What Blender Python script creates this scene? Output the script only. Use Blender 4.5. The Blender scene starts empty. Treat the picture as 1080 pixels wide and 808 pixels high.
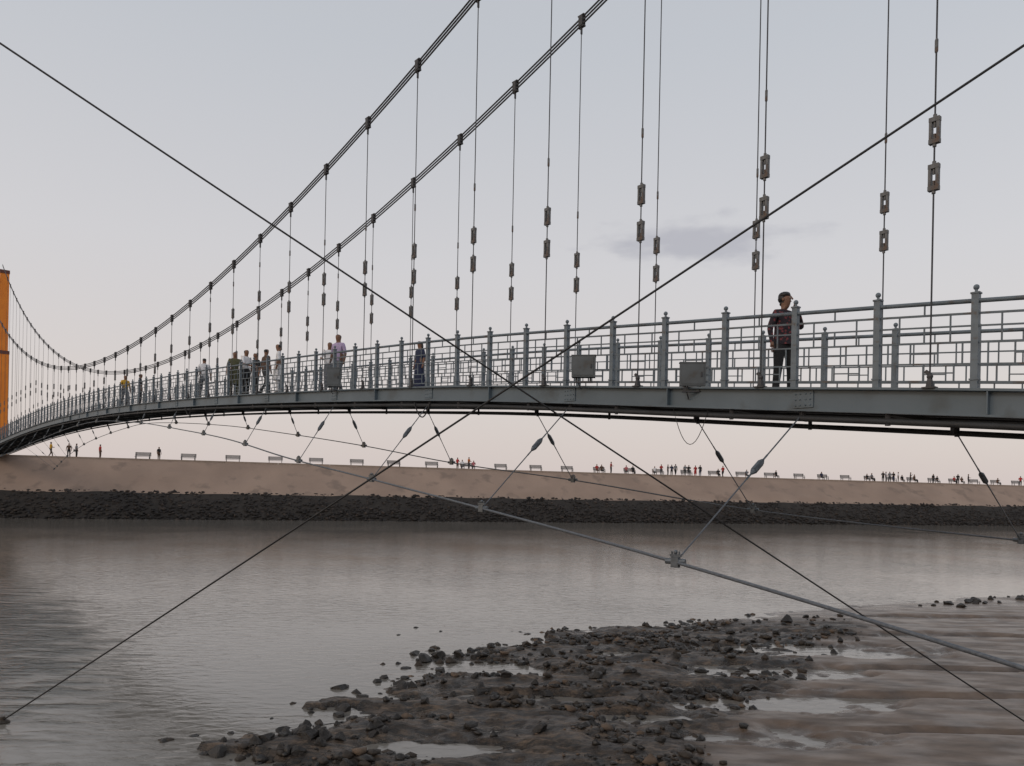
import bpy, bmesh, math, random
import numpy as np
from mathutils import Vector, Matrix
random.seed(7); rng=np.random.default_rng(7)
scene=bpy.context.scene
scene.view_settings.view_transform='Standard'; scene.view_settings.look='None'; scene.view_settings.exposure=0
EYE=4.0
# ---------------------------------------------------------------- helpers
def link(o): scene.collection.objects.link(o); return o
class MB:
    def __init__(s): s.v=[];s.f=[];s.m=[]
    def add(s,vs,fs,mi=0):
        b=len(s.v); s.v+= [tuple(p) for p in vs]; s.f+=[tuple(i+b for i in f) for f in fs]; s.m+=[mi]*len(fs)
    def bar(s,a,b,w,h,up=(0,0,1),mi=0,w2=None,h2=None):
        a=Vector(a);b=Vector(b);d=(b-a).normalized();u=Vector(up)
        if abs(d.dot(u))>.98:u=Vector((1,0,0)) if abs(d.x)<.9 else Vector((0,1,0))
        sx=d.cross(u).normalized();uy=sx.cross(d).normalized()
        w2=w if w2 is None else w2;h2=h if h2 is None else h2
        vs=[a+sx*i*w/2+uy*j*h/2 for i,j in((-1,-1),(1,-1),(1,1),(-1,1))]+[b+sx*i*w2/2+uy*j*h2/2 for i,j in((-1,-1),(1,-1),(1,1),(-1,1))]
        s.add(vs,[(0,1,2,3),(7,6,5,4),(0,4,5,1),(1,5,6,2),(2,6,7,3),(3,7,4,0)],mi)
    def box(s,c,dx,dy,dz,mi=0):
        s.bar((c[0],c[1],c[2]-dz/2),(c[0],c[1],c[2]+dz/2),dy,dx,up=(1,0,0),mi=mi)
    def tube(s,pts,r,n=6,mi=0):
        pts=[Vector(p) for p in pts]; k=len(pts); rs=r if isinstance(r,(list,tuple)) else [r]*k
        vs=[];fs=[]
        for i,p in enumerate(pts):
            d=(pts[min(i+1,k-1)]-pts[max(i-1,0)]).normalized()
            u=Vector((0,0,1)) if abs(d.z)<.95 else Vector((0,1,0))
            a=d.cross(u).normalized();b=a.cross(d)
            for j in range(n):
                t=2*math.pi*j/n; vs.append(p+(a*math.cos(t)+b*math.sin(t))*rs[i])
        for i in range(k-1):
            for j in range(n):
                j2=(j+1)%n; fs.append((i*n+j,i*n+j2,(i+1)*n+j2,(i+1)*n+j))
        fs.append(tuple(range(n))[::-1]); fs.append(tuple((k-1)*n+j for j in range(n)))
        s.add(vs,fs,mi)
    def ball(s,c,r,n=8,m=6,mi=0,sc=(1,1,1)):
        vs=[];fs=[]
        for i in range(m+1):
            a=math.pi*i/m
            for j in range(n):
                t=2*math.pi*j/n
                vs.append((c[0]+r*sc[0]*math.sin(a)*math.cos(t),c[1]+r*sc[1]*math.sin(a)*math.sin(t),c[2]+r*sc[2]*math.cos(a)))
        for i in range(m):
            for j in range(n):
                j2=(j+1)%n; fs.append((i*n+j,(i+1)*n+j,(i+1)*n+j2,i*n+j2))
        s.add(vs,fs,mi)
    def mesh(s,name,mats,smooth=False,origin=(0,0,0)):
        me=bpy.data.meshes.new(name); o=origin
        me.from_pydata([(p[0]-o[0],p[1]-o[1],p[2]-o[2]) for p in s.v],[],s.f)
        for m in mats: me.materials.append(m)
        if len(mats)>1: me.polygons.foreach_set("material_index",s.m)
        if smooth: me.polygons.foreach_set("use_smooth",[True]*len(me.polygons))
        me.update(); return me
WORG={}
def obj(name,data,loc=(0,0,0),parent=None,rotz=0,scale=1,**kw):
    o=bpy.data.objects.new(name,data); link(o)
    WORG[o.name]=Vector(loc)
    if parent is not None:
        o.parent=parent; o.location=Vector(loc)-WORG[parent.name]
    else: o.location=loc
    o.rotation_euler=(0,0,rotz); o.scale=(scale,)*3
    for k,v in kw.items(): o[k]=v
    return o
def child(name,data,parent,loc=(0,0,0),rotz=0,**kw):
    o=bpy.data.objects.new(name,data); link(o); o.parent=parent; o.location=loc; o.rotation_euler=(0,0,rotz)
    for k,v in kw.items(): o[k]=v
    return o
def world_part(name,mb,mats,parent,smooth=False,**kw):
    n=len(mb.v); c=[sum(p[i] for p in mb.v)/n for i in range(3)]
    return obj(name,mb.mesh(name,mats,smooth,c),c,parent,**kw)
def interp(tab,t):
    xs=[p[0] for p in tab]
    if t<=xs[0]:
        s=(tab[1][1]-tab[0][1])/(xs[1]-xs[0]); return tab[0][1]+s*(t-xs[0])
    if t>=xs[-1]:
        s=(tab[-1][1]-tab[-2][1])/(xs[-1]-xs[-2]); return tab[-1][1]+s*(t-xs[-1])
    for i in range(len(xs)-1):
        if xs[i]<=t<=xs[i+1]: break
    def sl(j):
        a=max(j-1,0);b=min(j+1,len(xs)-1); return (tab[b][1]-tab[a][1])/(xs[b]-xs[a])
    h=xs[i+1]-xs[i];u=(t-xs[i])/h
    return (2*u**3-3*u*u+1)*tab[i][1]+(u**3-2*u*u+u)*h*sl(i)+(-2*u**3+3*u*u)*tab[i+1][1]+(u**3-u*u)*h*sl(i+1)
# ---------------------------------------------------------------- materials
def newmat(name):
    m=bpy.data.materials.new(name); m.use_nodes=True
    return m,m.node_tree.nodes,m.node_tree.links,m.node_tree.nodes["Principled BSDF"]
def mat(name,c1,c2=None,scale=8,rough=.6,metal=0,bump=0,bscale=40,detail=6,lo=.35,hi=.65,spec=.5,c3=None,s3=3):
    m,N,L,P=newmat(name); c2=c2 or tuple(x*.75 for x in c1)
    tc=N.new("ShaderNodeTexCoord"); nz=N.new("ShaderNodeTexNoise"); nz.inputs["Scale"].default_value=scale; nz.inputs["Detail"].default_value=detail
    L.new(tc.outputs["Object"],nz.inputs["Vector"])
    r=N.new("ShaderNodeValToRGB"); r.color_ramp.elements[0].position=lo; r.color_ramp.elements[1].position=hi
    r.color_ramp.elements[0].color=(*c1,1); r.color_ramp.elements[1].color=(*c2,1)
    L.new(nz.outputs["Fac"],r.inputs["Fac"]); out=r.outputs["Color"]
    if c3:
        n3=N.new("ShaderNodeTexNoise"); n3.inputs["Scale"].default_value=s3; n3.inputs["Detail"].default_value=8
        L.new(tc.outputs["Object"],n3.inputs["Vector"])
        r3=N.new("ShaderNodeValToRGB"); r3.color_ramp.elements[0].position=.56; r3.color_ramp.elements[1].position=.68
        mx=N.new("ShaderNodeMix"); mx.data_type='RGBA'; L.new(n3.outputs["Fac"],r3.inputs["Fac"]); L.new(r3.outputs["Color"],mx.inputs[0])
        L.new(out,mx.inputs[6]); mx.inputs[7].default_value=(*c3,1); out=mx.outputs[2]
    L.new(out,P.inputs["Base Color"])
    P.inputs["Roughness"].default_value=rough; P.inputs["Metallic"].default_value=metal; P.inputs["Specular IOR Level"].default_value=spec
    if bump:
        n2=N.new("ShaderNodeTexNoise"); n2.inputs["Scale"].default_value=bscale; n2.inputs["Detail"].default_value=8
        L.new(tc.outputs["Object"],n2.inputs["Vector"])
        b=N.new("ShaderNodeBump"); b.inputs["Strength"].default_value=bump; b.inputs["Distance"].default_value=.05
        L.new(n2.outputs["Fac"],b.inputs["Height"]); L.new(b.outputs["Normal"],P.inputs["Normal"])
    return m
M_post=mat("painted_steel_post",(.145,.18,.21),(.108,.135,.158),6,.5,c3=(.10,.09,.085),s3=9)
M_rail=mat("painted_steel_rail",(.13,.162,.19),(.095,.12,.142),5,.55,c3=(.09,.08,.075),s3=5)
M_gird=mat("painted_steel_girder",(.115,.152,.182),(.088,.12,.145),.9,.5,bump=.04,bscale=9,c3=(.072,.092,.105),s3=1.6)
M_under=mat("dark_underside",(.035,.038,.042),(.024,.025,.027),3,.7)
M_cable=mat("wire_rope",(.055,.057,.065),(.035,.035,.04),20,.6)
M_wire=mat("thin_wire",(.018,.018,.02),(.012,.012,.012),20,.6)
M_galv=mat("galvanised_steel",(.13,.15,.17),(.07,.08,.09),10,.45,.3)
M_rope=mat("galvanised_rope",(.12,.135,.155),(.075,.085,.10),30,.55)
M_dark=mat("dark_hardware",(.06,.058,.062),(.035,.035,.038),15,.6)
M_tb=mat("turnbuckle_steel",(.15,.155,.16),(.08,.08,.082),15,.6,c3=(.11,.07,.05),s3=14)
M_box=mat("weathered_grey_box",(.115,.13,.14),(.085,.095,.10),4,.65,c3=(.08,.075,.07),s3=5)
M_orange=mat("orange_tower_paint",(.88,.27,.02),(.76,.22,.018),1,.6)
M_red=mat("dark_red_tower_paint",(.16,.05,.03),(.12,.04,.03),2,.6)
M_floor=mat("deck_planks",(.12,.12,.115),(.08,.08,.075),3,.7)
M_bench=mat("bench_painted_metal",(.05,.05,.055),(.035,.035,.035),6,.6)
M_skin=mat("skin",(.20,.10,.06),(.17,.085,.05),5,.55)
M_hair=mat("black_hair",(.012,.01,.01),(.008,.007,.007),60,.5)
M_eye=mat("eye",(.5,.48,.45),(.45,.42,.4),5,.3); M_iris=mat("iris",(.02,.012,.01),(.02,.012,.01),5,.3)
M_lip=mat("lips",(.15,.06,.045),(.13,.05,.04),5,.5)
M_shoe=mat("dark_shoe",(.02,.018,.016),(.03,.025,.02),8,.5)
_c={}
def cloth(c):
    if c not in _c: _c[c]=mat("cloth_%d"%len(_c),c,tuple(x*.8 for x in c),12,.85,bump=.2,bscale=25)
    return _c[c]
def checked():
    m,N,L,P=newmat("checked_shirt")
    tc=N.new("ShaderNodeTexCoord"); nz=N.new("ShaderNodeTexVoronoi"); nz.inputs["Scale"].default_value=20
    L.new(tc.outputs["Object"],nz.inputs["Vector"])
    r=N.new("ShaderNodeValToRGB"); e=r.color_ramp.elements; e[0].position=.30;e[0].color=(.16,.035,.04,1);e[1].position=.44;e[1].color=(.018,.012,.018,1)
    L.new(nz.outputs["Distance"],r.inputs["Fac"]); L.new(r.outputs["Color"],P.inputs["Base Color"]); P.inputs["Roughness"].default_value=.85
    n2=N.new("ShaderNodeTexNoise"); n2.inputs["Scale"].default_value=9; L.new(tc.outputs["Object"],n2.inputs["Vector"])
    b=N.new("ShaderNodeBump"); b.inputs["Strength"].default_value=.8; b.inputs["Distance"].default_value=.04; L.new(n2.outputs["Fac"],b.inputs["Height"]); L.new(b.outputs["Normal"],P.inputs["Normal"])
    return m
M_check=checked()
# ---------------------------------------------------------------- noise
LAT=rng.random((256,256))
def vn(x,y):
    x=np.asarray(x,float);y=np.asarray(y,float)
    xi=np.floor(x).astype(int);yi=np.floor(y).astype(int);fx=x-xi;fy=y-yi
    fx=fx*fx*(3-2*fx);fy=fy*fy*(3-2*fy)
    a=LAT[xi&255,yi&255];b=LAT[(xi+1)&255,yi&255];c=LAT[xi&255,(yi+1)&255];d=LAT[(xi+1)&255,(yi+1)&255]
    return (a*(1-fx)+b*fx)*(1-fy)+(c*(1-fx)+d*fx)*fy
def fbm(x,y,o=5,lac=2.03,g=.5):
    s=0;a=1;t=0
    for i in range(o):
        s=s+a*vn(x*lac**i+17.3*i,y*lac**i+9.1*i);t+=a;a*=g
    return s/t
def sstep(a,b,x):
    t=np.clip((x-a)/(b-a),0,1);return t*t*(3-2*t)
# ---------------------------------------------------------------- ground
POLY=[(-3000,-3000),(-3000,2),(-14,2),(-8,7),(-3.7,10.3),(-3.5,11.3),(-2.5,14),(-1.3,16.8),(-.3,19.0),(1.8,20.2),(4.6,21.8),(7.2,24.0),(11.8,26.8),(20.5,31.0),(45,38),(120,44),(3000,60),(3000,-3000)]
def signed(x,y):
    d=np.full(x.shape,1e9); ins=np.zeros(x.shape,bool); n=len(POLY)
    for i in range(n):
        ax,ay=POLY[i];bx,by=POLY[(i+1)%n];ex,ey=bx-ax,by-ay
        t=np.clip(((x-ax)*ex+(y-ay)*ey)/(ex*ex+ey*ey),0,1)
        d=np.minimum(d,np.hypot(x-ax-t*ex,y-ay-t*ey))
        c=((ay>y)!=(by>y)); 
        with np.errstate(divide='ignore',invalid='ignore'):
            xi=ax+(y-ay)/(ey if ey!=0 else 1e-9)*ex
        ins^=(c&(x<xi))
    return np.where(ins,d,-d)
PUD=[(7.6,19.2,3.4,.9),(5.8,16.8,2.2,.7),(5.3,14.4,2.2,1.0),(4.3,12.2,1.6,.6),(-.9,16.6,1.7,.8),(-.8,11.5,1.3,.3),(2.4,13.2,1.3,.35),(3.0,18.4,1.5,.4),(.5,14.4,1.3,.3),(11.5,21.5,4.2,.35),(9.8,17.2,3.2,.22),(8.6,14.8,2.6,.18),(7.6,12.6,2.2,.16),(14.5,24.8,4.2,.35)]
def rubmask(x,y):
    wob=(fbm(x*.5,y*.5,3)-.5)*3.5
    return sstep(-.6,.7,(.66*y-4.4+wob)-x)*sstep(25,22,y+wob*.6)
def gh(x,y):
    sd0=signed(x,y); amp=4.0-2.8*sstep(4,10,x)
    sd=sd0+(fbm(x*.6+5,y*1.3,6)-.5)*amp*sstep(60,5,np.abs(sd0))
    rub=rubmask(x,y)
    land=.012+.06*sstep(0,4,sd)+.003*np.clip(sd,0,40)+(1-rub)*.025*sstep(0,.8,sd)
    land=land+rub*((fbm(x*.9,y*1.9,6)-.5)*.27+(fbm(x*6,y*7,3)-.5)*.07*sstep(-.4,.5,sd)+.035)
    land=land+(1-rub)*((fbm(x*.3,y*.8+3,3)-.5)*.06+(fbm(x*2+y,y*5,3)-.5)*.009)
    sea=-np.clip(-sd*.05,0,.8)+(fbm(x*2.1,y*3.2,4)-.64)*.10*sstep(-4,0,sd)
    h=np.where(sd>0,land,sea+.012)
    for px,py,rx,ry in PUD:
        q=((x-px)/rx)**2+((y-py)/ry)**2+(fbm(x*1.2+px,y*2.4,5)-.5)*2.6
        k=sstep(1.6,.35,q); h=np.where(sd>0,h-k*(.07+.6*np.clip(h,0,.12)),h)
    h=h+2.35*sstep(8.5,1.5,y)*sstep(-12,-5,x)
    return h,rub
def graded(lo,hi,st,far,g=1.25):
    a=list(np.arange(lo,hi,st)); s=st;v=hi;r=[]
    while v<far: r.append(v);s*=g;v+=s
    r.append(far); s=st;v=lo;l=[]
    while v>-far: s*=g;v-=s;l.append(v)
    return np.array(l[::-1]+a+r)
xs=graded(-8,24,.06,3500); ys=graded(9.5,32,.055,3500)
X,Y=np.meshgrid(xs,ys); H,RUB=gh(X,Y)
def gridmesh(name,X,Y,H):
    ny,nx=X.shape; co=np.stack([X,Y,H],-1).reshape(-1,3)
    me=bpy.data.meshes.new(name); me.vertices.add(len(co)); me.vertices.foreach_set("co",co.ravel())
    i=np.arange(nx-1)[None,:]+np.arange(ny-1)[:,None]*nx
    q=np.stack([i,i+1,i+nx+1,i+nx],-1).reshape(-1,4); nf=len(q)
    me.loops.add(nf*4); me.loops.foreach_set("vertex_index",q.ravel())
    me.polygons.add(nf); me.polygons.foreach_set("loop_start",np.arange(nf)*4); me.polygons.foreach_set("loop_total",np.full(nf,4)); me.polygons.foreach_set("use_smooth",np.ones(nf,bool))
    me.update(calc_edges=True); return me
gme=gridmesh("ground",X,Y,H)
at=gme.attributes.new("rubble",'FLOAT','POINT'); at.data.foreach_set("value",RUB.ravel().astype(np.float32))
def ground_mat():
    m,N,L,P=newmat("wet_shore")
    tc=N.new("ShaderNodeTexCoord"); A=N.new("ShaderNodeAttribute"); A.attribute_name="rubble"
    def noise(s,d=8,vec=None,rough=.55):
        n=N.new("ShaderNodeTexNoise"); n.inputs["Scale"].default_value=s; n.inputs["Detail"].default_value=d; n.inputs["Roughness"].default_value=rough
        L.new(vec or tc.outputs["Object"],n.inputs["Vector"]); return n.outputs["Fac"]
    def ramp(f,*st):
        r=N.new("ShaderNodeValToRGB"); e=r.color_ramp.elements; e[0].position=st[0][0];e[0].color=(*st[0][1],1);e[1].position=st[-1][0];e[1].color=(*st[-1][1],1)
        for p,c in st[1:-1]: q=e.new(p);q.color=(*c,1)
        L.new(f,r.inputs["Fac"]); return r.outputs["Color"]
    def mix(f,a,b,bt='MIX'):
        x=N.new("ShaderNodeMix"); x.data_type='RGBA'; x.blend_type=bt
        if isinstance(f,float): x.inputs[0].default_value=f
        else: L.new(f,x.inputs[0])
        L.new(a,x.inputs[6]); L.new(b,x.inputs[7]); return x.outputs[2]
    mp=N.new("ShaderNodeMapping"); mp.inputs["Scale"].default_value=(1,2.6,1); mp.inputs["Rotation"].default_value=(0,0,.5); L.new(tc.outputs["Object"],mp.inputs["Vector"])
    sand=ramp(noise(1.1,9,mp.outputs["Vector"]),(.36,(.085,.060,.043)),(.5,(.14,.101,.074)),(.64,(.19,.14,.105)))
    rub=ramp(noise(3.4,10,mp.outputs["Vector"],.74),(.40,(.014,.011,.008)),(.50,(.06,.042,.028)),(.58,(.15,.105,.070)),(.7,(.22,.155,.108)))
    col=mix(A.outputs["Fac"],sand,rub)
    big=ramp(noise(.75,6,mp.outputs["Vector"]),(.38,(.36,.34,.32)),(.54,(1,1,1)))
    col=mix(A.outputs["Fac"],col,mix(1.0,col,big,'MULTIPLY'))
    sp=N.new("ShaderNodeSeparateXYZ"); L.new(tc.outputs["Object"],sp.inputs[0])
    wet=N.new("ShaderNodeMapRange"); wet.inputs[1].default_value=-.02; wet.inputs[2].default_value=.07; wet.inputs[3].default_value=.6; wet.inputs[4].default_value=1; L.new(sp.outputs[2],wet.inputs[0])
    cmb=N.new("ShaderNodeCombineColor"); [L.new(wet.outputs[0],cmb.inputs[i]) for i in range(3)]
    L.new(mix(1.0,col,cmb.outputs[0],'MULTIPLY'),P.inputs["Base Color"])
    rr=N.new("ShaderNodeMapRange"); rr.inputs[1].default_value=.0; rr.inputs[2].default_value=.13; rr.inputs[3].default_value=.10; rr.inputs[4].default_value=.40; L.new(sp.outputs[2],rr.inputs[0])
    pn=N.new("ShaderNodeMapRange"); pn.inputs[1].default_value=.42; pn.inputs[2].default_value=.6; pn.inputs[3].default_value=0; pn.inputs[4].default_value=.26; L.new(noise(.9,6,mp.outputs["Vector"]),pn.inputs[0])
    ra_=N.new("ShaderNodeMath"); ra_.operation='ADD'; L.new(rr.outputs[0],ra_.inputs[0]); L.new(pn.outputs[0],ra_.inputs[1])
    L.new(ra_.outputs[0],P.inputs["Roughness"]); P.inputs["Specular IOR Level"].default_value=.6
    hn=N.new("ShaderNodeMath"); hn.operation='ADD'; L.new(noise(14,10,mp.outputs["Vector"],.65),hn.inputs[0]); L.new(noise(2.5,5,mp.outputs["Vector"]),hn.inputs[1])
    ra=N.new("ShaderNodeMapRange"); ra.inputs[3].default_value=.13; ra.inputs[4].default_value=.95; L.new(A.outputs["Fac"],ra.inputs[0])
    b=N.new("ShaderNodeBump"); L.new(ra.outputs[0],b.inputs["Strength"]); b.inputs["Distance"].default_value=.06; L.new(hn.outputs[0],b.inputs["Height"]); L.new(b.outputs["Normal"],P.inputs["Normal"])
    return m
gme.materials.append(ground_mat())
obj("ground",gme,kind="structure")
# ---------------------------------------------------------------- water
def water_mat():
    m,N,L,P=newmat("river_water")
    tc=N.new("ShaderNodeTexCoord")
    P.inputs["Roughness"].default_value=.045; P.inputs["IOR"].default_value=1.45
    n0=N.new("ShaderNodeTexNoise"); n0.inputs["Scale"].default_value=.08; n0.inputs["Detail"].default_value=4; L.new(tc.outputs["Object"],n0.inputs["Vector"])
    r=N.new("ShaderNodeValToRGB"); r.color_ramp.elements[0].position=.35; r.color_ramp.elements[1].position=.65
    r.color_ramp.elements[0].color=(.172,.158,.138,1); r.color_ramp.elements[1].color=(.20,.184,.162,1); L.new(n0.outputs["Fac"],r.inputs["Fac"])
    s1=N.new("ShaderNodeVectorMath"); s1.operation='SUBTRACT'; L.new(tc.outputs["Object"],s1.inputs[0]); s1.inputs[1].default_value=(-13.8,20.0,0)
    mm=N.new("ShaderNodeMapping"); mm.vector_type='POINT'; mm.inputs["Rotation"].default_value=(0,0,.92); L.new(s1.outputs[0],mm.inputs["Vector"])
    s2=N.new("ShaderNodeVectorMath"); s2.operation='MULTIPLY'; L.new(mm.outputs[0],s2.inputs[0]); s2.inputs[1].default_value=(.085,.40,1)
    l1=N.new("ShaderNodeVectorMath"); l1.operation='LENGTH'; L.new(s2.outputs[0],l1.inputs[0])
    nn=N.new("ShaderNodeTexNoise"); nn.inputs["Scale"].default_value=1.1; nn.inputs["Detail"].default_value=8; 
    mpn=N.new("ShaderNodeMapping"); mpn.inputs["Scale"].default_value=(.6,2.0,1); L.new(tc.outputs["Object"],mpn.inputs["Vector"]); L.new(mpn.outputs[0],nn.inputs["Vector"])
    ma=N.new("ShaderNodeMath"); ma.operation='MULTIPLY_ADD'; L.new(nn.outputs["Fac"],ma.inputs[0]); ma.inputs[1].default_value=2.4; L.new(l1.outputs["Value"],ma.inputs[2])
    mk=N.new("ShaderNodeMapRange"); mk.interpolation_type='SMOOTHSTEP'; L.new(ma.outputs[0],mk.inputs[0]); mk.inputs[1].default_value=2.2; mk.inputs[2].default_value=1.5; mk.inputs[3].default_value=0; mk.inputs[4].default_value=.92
    mx=N.new("ShaderNodeMix"); mx.data_type='RGBA'; L.new(mk.outputs[0],mx.inputs[0]); L.new(r.outputs["Color"],mx.inputs[6]); mx.inputs[7].default_value=(.022,.027,.02,1)  # dark reflection at the left painted into the water's base colour
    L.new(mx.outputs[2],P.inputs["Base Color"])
    mp=N.new("ShaderNodeMapping"); mp.inputs["Scale"].default_value=(1,2.2,1); mp.inputs["Rotation"].default_value=(0,0,-.25); L.new(tc.outputs["Object"],mp.inputs["Vector"])
    a=N.new("ShaderNodeTexNoise"); a.inputs["Scale"].default_value=2.4; a.inputs["Detail"].default_value=6; a.inputs["Distortion"].default_value=.6; L.new(mp.outputs[0],a.inputs["Vector"])
    c=N.new("ShaderNodeTexNoise"); c.inputs["Scale"].default_value=.11; c.inputs["Detail"].default_value=3; L.new(tc.outputs["Object"],c.inputs["Vector"])
    rc=N.new("ShaderNodeMapRange"); rc.inputs[1].default_value=.35; rc.inputs[2].default_value=.65; rc.inputs[3].default_value=.3; rc.inputs[4].default_value=.75; L.new(c.outputs["Fac"],rc.inputs[0])
    rd=N.new("ShaderNodeMath"); rd.operation='MULTIPLY_ADD'; L.new(mk.outputs[0],rd.inputs[0]); rd.inputs[1].default_value=1.6; L.new(rc.outputs[0],rd.inputs[2])
    mu=N.new("ShaderNodeMath"); mu.operation='MULTIPLY'; L.new(a.outputs["Fac"],mu.inputs[0]); L.new(rd.outputs[0],mu.inputs[1])
    b=N.new("ShaderNodeBump"); b.inputs["Strength"].default_value=.42; b.inputs["Distance"].default_value=.06; L.new(mu.outputs[0],b.inputs["Height"]); L.new(b.outputs["Normal"],P.inputs["Normal"])
    return m
mb=MB(); mb.add([(-3400,-3400,0),(3400,-3400,0),(3400,3400,0),(-3400,3400,0)],[(0,1,2,3)])
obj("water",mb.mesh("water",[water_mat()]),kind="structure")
# ---------------------------------------------------------------- embankment
BA=Vector((-50.6,75,0)); BB=Vector((74,110,0)); BD=(BB-BA).normalized(); BN=Vector((-BD.y,BD.x,0))
def bank_h(s): return 6.35-.0035*s
def bpt(s,back,z): p=BA+BD*s+BN*back; return (p.x,p.y,z)
ss=np.concatenate([[-2500,-400,-120],np.arange(-60,260,1.0),[400,900,2500]])
bvs=[];sub=[(-1,-1.2),(0,-.4),(2,1.3),(3.8,2.75),(4.35,3.0)]+[(4.35+4.4*k/10,None) for k in range(1,11)]+[(9.3,None),(12,None),(40,None),(3000,None)]
for s in ss:
    for j,(b,z) in enumerate(sub):
        top=bank_h(np.clip(s,-100,300))
        if z is None:
            k=min((b-4.35)/4.4,1); z2=3.0+(top-3.0)*k
            if 0<k<1: z2+=(vn(s*.35,b*.6)-.5)*.22+(vn(s*1.3,b*2)-.5)*.08
            if b>=9.3 : z2=top+.02
        else: z2=z+( (vn(s*.5,b)-.5)*.2 if z>2 else 0)
        bvs.append(bpt(s,b+((vn(s*.3,3.3)-.5)*.5 if z is not None and z>2 else 0),z2))
nx=len(sub);fs=[(i*nx+j,(i+1)*nx+j,(i+1)*nx+j+1,i*nx+j+1) for i in range(len(ss)-1) for j in range(nx-1)]
M_bank=mat("sandstone_slope",(.325,.238,.185),(.265,.194,.152),.22,.9,bump=.6,bscale=3,detail=10,c3=(.215,.16,.127),s3=.5)
M_foot=mat("dark_wet_earth",(.016,.013,.011),(.028,.023,.019),1.5,.9,bump=.6,bscale=3)
me=bpy.data.meshes.new("embankment"); me.from_pydata(bvs,[],fs); me.materials.append(M_bank); me.materials.append(M_foot); me.update()
for i,p in enumerate(me.polygons):
    p.use_smooth=True; p.material_index=1 if (i%(nx-1))<3 else 0
obj("embankment",me,kind="structure")
mb=MB()
for s in range(-40,250,6):
    a=Vector(bpt(s,8.95,bank_h(s)+.10));b=Vector(bpt(s+5.97,8.95,bank_h(s+6)+.10)); mb.bar(a,b,.35,.22)
world_part("promenade_kerb",mb,[mat("kerb_stone",(.34,.265,.215),(.26,.205,.165),1.5,.9)],None,label="low pale stone kerb along the promenade edge",category="kerb")
# rocks ------------------------------------------------
def ico(sub):
    bm=bmesh.new(); bmesh.ops.create_icosphere(bm,subdivisions=sub,radius=1); v=np.array([p.co[:] for p in bm.verts]); f=np.array([[q.index for q in t.verts] for t in bm.faces]); bm.free(); return v,f
def rockvar(sub,n,am=.35):
    v,f=ico(sub);out=[]
    for k in range(n):
        r=np.random.default_rng(100+k); w=v.copy()
        for _ in range(9):
            d=r.normal(size=3); d/=np.linalg.norm(d); c=r.uniform(.4,.8); q=w@d; w=w-np.outer(np.clip(q-c,0,None),d)
        w*=1+r.uniform(-am,am,(len(w),1))*.25
        out.append(w)
    return out,f
def rockfield(name,pos,size,seed,mats,sub=1,flat=.7):
    vars_,f=rockvar(sub,8); r=np.random.default_rng(seed); V=[];F=[];b=0;nv=len(vars_[0])
    for i,(p,s) in enumerate(zip(pos,size)):
        a=r.uniform(0,6.28);ca,sa=math.cos(a),math.sin(a); w=vars_[r.integers(8)]*np.array([r.uniform(.7,1.5),r.uniform(.6,1.2),flat*r.uniform(.6,1.3)])*s
        w=w@np.array([[ca,sa,0],[-sa,ca,0],[0,0,1]]); V.append(w+np.array(p)); F.append(f+b); b+=nv
    V=np.concatenate(V);F=np.concatenate(F)
    me=bpy.data.meshes.new(name); me.vertices.add(len(V)); me.vertices.foreach_set("co",V.ravel()); nf=len(F)
    me.loops.add(nf*3); me.loops.foreach_set("vertex_index",F.ravel()); me.polygons.add(nf); me.polygons.foreach_set("loop_start",np.arange(nf)*3); me.polygons.foreach_set("loop_total",np.full(nf,3))
    for m in mats: me.materials.append(m)
    if len(mats)>1: me.polygons.foreach_set("material_index",np.repeat(r.integers(0,len(mats),len(pos)),len(f)))
    me.update(calc_edges=True); return me
M_rk1=mat("dark_wet_rock",(.011,.009,.0075),(.025,.02,.016),6,.45,bump=.5,bscale=12)
M_rk2=mat("brown_rock",(.05,.035,.024),(.024,.018,.013),6,.65,bump=.5,bscale=12)
M_rk3=mat("tan_rock",(.15,.105,.072),(.085,.06,.044),6,.8,bump=.4,bscale=12)
M_bk1=mat("riprap_dark",(.013,.011,.010),(.024,.02,.018),2,.85); M_bk2=mat("riprap_brown",(.05,.037,.03),(.03,.023,.019),2,.85); M_bk3=mat("riprap_grey",(.022,.019,.018),(.014,.012,.012),2,.85)
pos=[];sz=[]
r=np.random.default_rng(5)
for i in range(12000):
    s=r.uniform(-25,185); k=r.uniform(-.06,1.02); b=k*4.1; z=-.3+k*3.08
    pos.append(bpt(s,b-.05,z+r.uniform(-.05,.12))); sz.append(r.uniform(.14,.34))
obj("embankment_rocks",rockfield("embankment_rocks",pos,sz,3,[M_bk1,M_bk1,M_bk1,M_bk3,M_bk3,M_bk2]),kind="stuff",label="dark boulders piled along the foot of the embankment",category="rocks")
pos=[];sz=[]; N=60000
px=r.uniform(-7,15,N);py=r.uniform(10,27,N);hh,rb=gh(px,py)
den=sstep(.51,.64,fbm(px*.55+4,py*1.4,6))
keep=(r.random(N)<den*rb*.62+.014*(hh>0)*rb+.05*rb*sstep(-.07,0,hh)*(hh<.02))&(hh>-.05)&(hh<.6)
for x,y,h in zip(px[keep],py[keep],hh[keep]):
    s=.014+.15*r.random()**4.0; pos.append((x,y,h+s*.22)); sz.append(s)
obj("shore_rubble",rockfield("shore_rubble",pos,sz,9,[M_rk1,M_rk2,M_rk1,M_rk1,M_rk2,M_rk1,M_rk3],flat=.6),kind="stuff",label="dark pebbles and weed-covered rubble on wet sand",category="rubble")
vars_,f=rockvar(2,7,.6)
rmesh=[]
for k,w in enumerate(vars_):
    for mt in (M_rk1,M_rk2):
        me=bpy.data.meshes.new("shore_rock"); me.from_pydata((w*np.array([1,.85,.68])).tolist(),[],f.tolist()); me.materials.append(mt); me.update(); rmesh.append(me)
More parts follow.
